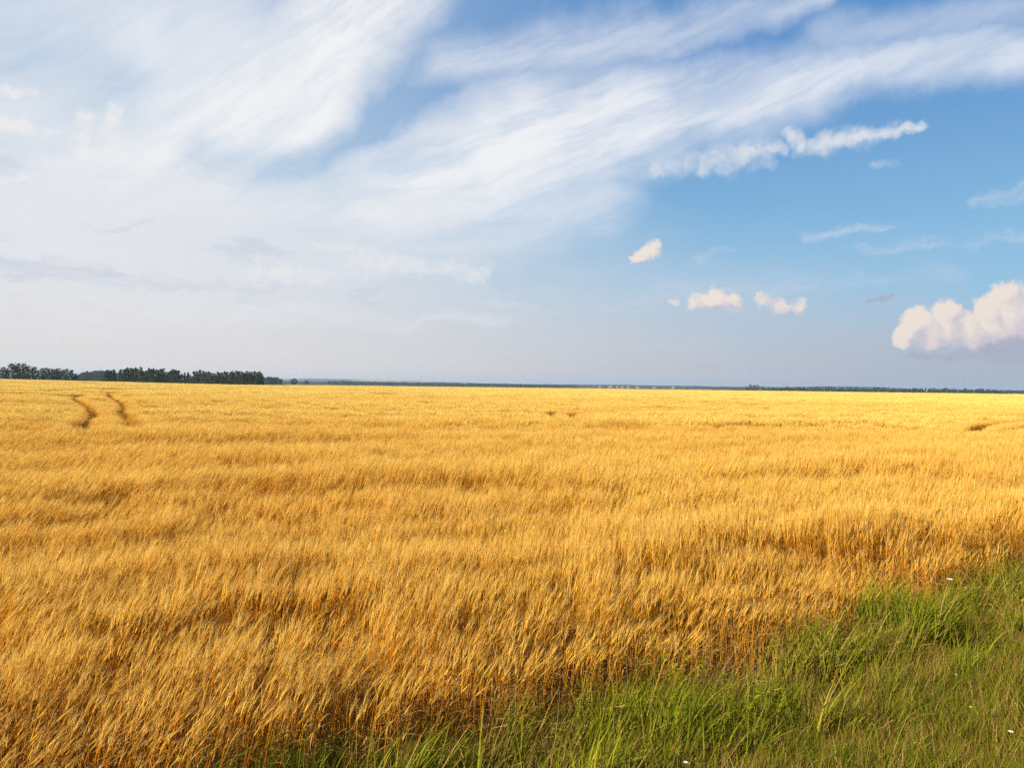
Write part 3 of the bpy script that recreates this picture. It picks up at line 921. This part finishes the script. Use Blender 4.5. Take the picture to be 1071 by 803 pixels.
def tree_meshes(kind, h, leafm, seed, n=40):
    rnd = random.Random(seed)
    cl = crown_pts(rnd, kind, h)
    t = MB()
    top = h * (0.85 if kind == 'slender' else 0.6)
    pts = [Vector((0, 0, -0.3))]
    for k in range(1, 6):
        pts.append(Vector((rnd.gauss(0, 0.012) * h, rnd.gauss(0, 0.012) * h, top * k / 5)))
    r0 = h * 0.02
    tube(t, pts, [r0 * 1.3, r0, r0 * 0.85, r0 * 0.65, r0 * 0.45, r0 * 0.15], 7)
    for c_, r_ in cl[::3]:
        z0 = max(0.25 * top, c_.z * 0.6); z0 = min(z0, top * 0.95)
        i = min(4, int(z0 / top * 5)); b = pts[i] + (pts[i + 1] - pts[i]) * (z0 / top * 5 - i)
        tube(t, [b, b.lerp(c_, 0.5) + Vector((0, 0, -0.02 * h)), c_], [r0 * 0.35, r0 * 0.22, r0 * 0.08], 4)
    cr = MB()
    for c_, r_ in cl: leaf_cloud(cr, rnd, c_, r_, n, h * 0.064)
    return t.mesh('trunk', [M['bark']], True), cr.mesh('crown', [leafm])

TM = {}
TM['broad'] = [tree_meshes('broad', 10, M['leaf_dark'], 20 + k) for k in range(3)]
TM['slender'] = [tree_meshes('slender', 10, M['leaf_dark'], 40 + k) for k in range(5)]
TM['olive'] = [tree_meshes('slender', 10, M['leaf_olive'], 60 + k) for k in range(4)]
TM['bush'] = [tree_meshes('bush', 10, M['leaf_dark'], 80 + k, 40) for k in range(3)]
TM['light'] = [tree_meshes('broad', 10, M['leaf_light'], 90 + k) for k in range(2)]

def tree(kind, px, dist, hpx, label, group=None, wide=1.0, name=None, cat=None, base=0.0, var=None):
    """hpx = height of the tree's top above the flat horizon in photo px"""
    x, y = bearing(px, dist)
    z0 = float(terrain(x, y)) + base
    h = hpx * dist / F + CAM_Z - z0
    k = h / 10.0
    root = empty(name or {'bush': 'bush'}.get(kind, 'tree'), (x, y, z0), random.uniform(0, 6.28))
    root.scale = (k * wide, k * wide, k)
    tag(root, label, cat or {'bush': 'bush'}.get(kind, 'tree'), group)
    ms = random.choice(TM[kind]) if var is None else TM[kind][var]
    for nm, me in zip(('trunk', 'crown'), ms):
        o = bpy.data.objects.new(nm, me); col_root.objects.link(o); o.parent = root
    return root

# left tree line, about 600 m away: (column, height above the horizon in px)
for px, hp, wd, var, lab in (
        (-3, 13.5, 0.8, 0, 'dark tree cut by the left edge of the picture in the left tree line'),
        (13, 17.0, 0.95, 1, 'broad round-topped dark tree near the left edge, first of the two largest crowns'),
        (22, 17.6, 0.95, 2, 'tallest broad dark tree of the left tree line'),
        (36, 14.3, 0.78, 0, 'broad dark tree just right of the tallest tree on the left')):
    tree('broad', px, 595, hp - 2.4, lab, 'trees of the left tree line', wide=wd, var=var)
G = 'trees of the left tree line'
lowlab = 'low dark tree in the uneven stretch right of the broad crowns on the far left'
for px in (4, 29, 44, 48, 53, 57, 61, 66, 70):
    tree('broad', px, 605 + random.uniform(-8, 25), (10.8 if px > 40 else 12) + random.uniform(-1.0, 0.8), lowlab, G, wide=0.75)
tree('slender', 75, 612, 10.2, 'small pointed dark tree ending the low stretch on the far left', G, wide=1.3)
tree('slender', 79, 625, 6.8, 'lowest dark tree before the blue grove on the left', G, wide=1.6)
for px, hp in ((110, 9.6), (113, 10.8), (116, 10.2), (119, 10.9)):
    tree('slender', px, 640, hp, 'slender dark tree in front of the blue grove on the left', G, wide=1.15)
tall = 'tall slender dark tree in the dense middle stretch of the left tree line'
px = 126.0
while px < 187:
    hp = np.interp(px, [126, 131, 147, 148.5, 151, 156, 172, 175, 177, 181, 186, 187], [10.5, 12.8, 13.2, 9.5, 11.5, 12.4, 12.2, 9.0, 10.8, 12.0, 10.5, 10]) + random.uniform(-1.2, 0.9)
    tree('slender', px, 600 + random.uniform(0, 45), hp, tall, G, wide=random.uniform(1.0, 1.3))
    px += random.uniform(1.9, 3.2)
for px, hp in ((190, 8.0), (193, 9.2), (196.5, 9.4), (199, 7.0)):
    tree('slender', px, 630, hp, 'thin low dark tree in the dip of the left tree line', G, wide=1.0)
olive = 'slender olive green tree in the right stretch of the left tree line'
px = 202.5
while px < 274:
    hp = np.interp(px, [202, 206, 218, 222, 226, 240, 246, 262, 270, 274], [10.5, 11.4, 11.2, 8.3, 9.5, 11.0, 11.2, 10.9, 11.2, 9.4]) + random.uniform(-1.1, 0.8)
    tree('olive', px, 600 + random.uniform(0, 40), hp, olive, G, wide=random.uniform(1.05, 1.4))
    px += random.uniform(2.0, 3.3)
ed = 'dark bush at the foot of the left tree line'
for px in np.arange(2, 274, 4.2):
    if 80 < px < 107: continue
    tree('bush', px + random.uniform(-1, 1), 592 + random.uniform(0, 12), random.uniform(1.0, 3.6), ed, 'bushes at the foot of the left tree line', wide=1.2)

# the two trees standing alone right of the line
tree('broad', 307.5, 900, 4.9, 'round dark tree standing alone right of the left tree line', wide=1.15, var=0)
tree('broad', 320.5, 1350, 3.0, 'smaller hazy tree standing right of the lone round tree', wide=1.5, var=1)

# far groves and the long belt in the middle that read as one mass
def wood(name, label, px0, px1, dist, depth, hfun, leafm, size=3.2, dens=1.0, cat='wood'):
    rnd = random.Random(hash(round(px0)) % 999 + 3); mb = MB()
    wpx = px1 - px0
    n = int(wpx * dist / F / 4.5 * max(1, depth / 12) * dens)
    for k in range(n):
        px = px0 + wpx * rnd.random(); dd = dist + rnd.uniform(0, depth)
        x, y = bearing(px, dd); z0 = float(terrain(x, y))
        h = hfun(px) * dist / F * rnd.uniform(0.72, 1.06) + CAM_Z - z0
        for j in range(7):
            z = z0 + h * (0.12 + 0.80 * j / 6)
            r_ = 2.9 * math.sin(math.pi * (0.28 + 0.6 * j / 6)) + 0.4
            leaf_cloud(mb, rnd, Vector((x + rnd.uniform(-1, 1), y + rnd.uniform(-1, 1), z)), r_ * 0.8, 12, size)
    o = mb.build(name, [leafm])
    return tag(o, label, cat, kind='stuff')
wood('distant_grove', 'blue green wooded grove rising behind the left tree line', 78, 126, 1400, 60,
     lambda p: float(np.interp(p, [78, 84, 90, 97, 112, 120, 126], [4, 6.5, 8.6, 9.6, 9.8, 9.0, 7])), M['leaf_dark'])
wood('distant_grove', 'dark blue grove at the right end of the left tree line', 268, 295, 1500, 50,
     lambda p: float(np.interp(p, [268, 275, 291, 295], [6.2, 6.2, 5.4, 4.2])), M['leaf_dark'])
wood('distant_wood', 'long dark belt of woodland on the horizon in the middle', 342, 603, 2600, 60,
     lambda p: float(np.interp(p, [342, 352, 420, 520, 603], [2.2, 2.6, 2.3, 1.7, 0.9])), M['leaf_dark'], size=4.5, dens=0.85)
wood('distant_wood', 'hazy strip of woodland beyond the lone round tree', 296, 345, 3600, 80,
     lambda p: 1.7, M['leaf_dark'], size=6, dens=0.45)
wood('distant_wood', 'hazy strip of woodland behind the far village', 604, 782, 3900, 80,
     lambda p: 0.75, M['leaf_dark'], size=6, dens=0.35)
wood('distant_wood', 'hazy strip of woodland at the right edge of the picture', 1046, 1110, 2600, 80,
     lambda p: 1.1, M['leaf_dark'], size=5, dens=0.5)

# right tree line, about 1.7 km away
GR = 'trees of the right tree line'
for px, hp, lab in ((781, 2.6, 'low light green tree at the left end of the right tree line'),
                    (785, 4.4, 'taller light green tree near the left end of the right tree line'),
                    (789, 3.9, 'light green tree between the two tallest at the left end of the right tree line'),
                    (792.5, 4.3, 'light green tree right of the gap at the left end of the right tree line'),
                    (797, 2.8, 'light green tree sinking to the low stretch of the right tree line')):
    tree('light', px, 1650, hp, lab, GR, wide=0.9)
px = 800.0
while px < 1046:
    hp = np.interp(px, [800, 830, 850, 866, 880, 910, 950, 990, 1030, 1046], [2.0, 2.4, 2.3, 3.0, 2.2, 2.5, 2.2, 2.6, 2.8, 1.8]) + random.uniform(-0.7, 0.7)
    tree(random.choice(('broad', 'broad', 'slender')), px, 1650 + random.uniform(0, 90), hp,
         'small dark tree of the long right tree line on the horizon', GR, wide=random.uniform(0.9, 1.2))
    px += random.uniform(1.7, 3.6)
wood('undergrowth', 'dark undergrowth closing the foot of the right tree line', 781, 1046, 1690, 20,
     lambda p: 0.3, M['leaf_dark'], size=2.5, dens=0.9, cat='undergrowth')

# ------------------------------------------------------------------ the far village, a few specks beyond the field
def house_meshes(w, d, h, rh):
    b = MB()
    b.add([Vector(p) for p in ((-w, -d, 0), (w, -d, 0), (w, d, 0), (-w, d, 0), (-w, -d, h), (w, -d, h), (w, d, h), (-w, d, h), (-w, 0, h + rh), (w, 0, h + rh))],
          [(0, 1, 5, 4), (1, 2, 6, 9, 5), (2, 3, 7, 6), (3, 0, 4, 8, 7)])
    r_ = MB(); o_ = 0.5; t = 0.18
    for s_ in (-1, 1):
        e0 = Vector((-w - o_, s_ * (d + o_), h - 0.25)); e1 = Vector((w + o_, s_ * (d + o_), h - 0.25))
        r0 = Vector((-w - o_, 0, h + rh + 0.05)); r1 = Vector((w + o_, 0, h + rh + 0.05)); up = Vector((0, 0, t))
        r_.add([e0, e1, r1, r0, e0 + up, e1 + up, r1 + up, r0 + up], [(0, 1, 2, 3), (4, 5, 6, 7), (0, 1, 5, 4), (1, 2, 6, 5), (3, 0, 4, 7)])
    wn_ = MB()
    for x in (-w * 0.55, w * 0.05, w * 0.6):
        y = -d - 0.02
        wn_.add([Vector((x - .6, y, h * .4)), Vector((x + .6, y, h * .4)), Vector((x + .6, y, h * .8)), Vector((x - .6, y, h * .8)),
                 Vector((x - .6, y + .1, h * .4)), Vector((x + .6, y + .1, h * .4)), Vector((x + .6, y + .1, h * .8)), Vector((x - .6, y + .1, h * .8))],
                [(0, 1, 2, 3), (0, 1, 5, 4), (1, 2, 6, 5), (2, 3, 7, 6), (3, 0, 4, 7)])
    return b.mesh('wall', [M['wall']]), r_.mesh('roof', [M['roof']]), wn_.mesh('window', [M['window']])
HM = [house_meshes(5, 4, 3.6, 3.0), house_meshes(7, 4, 3.2, 2.4), house_meshes(4.5, 4, 5, 3.0)]
for k, px in enumerate((628, 636, 641, 646, 653, 659, 668, 684, 703)):
    x, y = bearing(px + random.uniform(-2, 2), 3500 + random.uniform(-80, 160))
    root = empty('house', (x, y, 0), random.uniform(-0.5, 0.5))
    tag(root, 'tiny pale house of the hazy village beyond the field, middle right of the horizon', 'house', 'houses of the far village')
    for nm, me in zip(('wall', 'roof', 'window'), HM[k % 3]):
        o = bpy.data.objects.new(nm, me); col_root.objects.link(o); o.parent = root

# ------------------------------------------------------------------ the air
HAZE = 9.5e-5
def haze():
    mb = MB(); s_ = 11500.0; z0, z1 = -3.5, 75.0
    v = [Vector((sx * s_, sy * s_, z)) for z in (z0, z1) for sx, sy in ((-1, -1), (1, -1), (1, 1), (-1, 1))]
    mb.add(v, [(3, 2, 1, 0), (4, 5, 6, 7), (0, 1, 5, 4), (1, 2, 6, 5), (2, 3, 7, 6), (3, 0, 4, 7)])
    m = bpy.data.materials.new('haze_air'); m.use_nodes = True; nt = m.node_tree; nt.nodes.clear()
    o = nt.nodes.new('ShaderNodeOutputMaterial'); pv = nt.nodes.new('ShaderNodeVolumePrincipled')
    pv.inputs['Density'].default_value = HAZE; pv.inputs['Color'].default_value = (0.58, 0.76, 1.0, 1)
    pv.inputs['Anisotropy'].default_value = 0.2
    nt.links.new(pv.outputs[0], o.inputs['Volume'])
    return tag(mb.build('haze', [m]), kind='stuff', label='pale summer haze over the distant farmland', cat='haze')
haze()
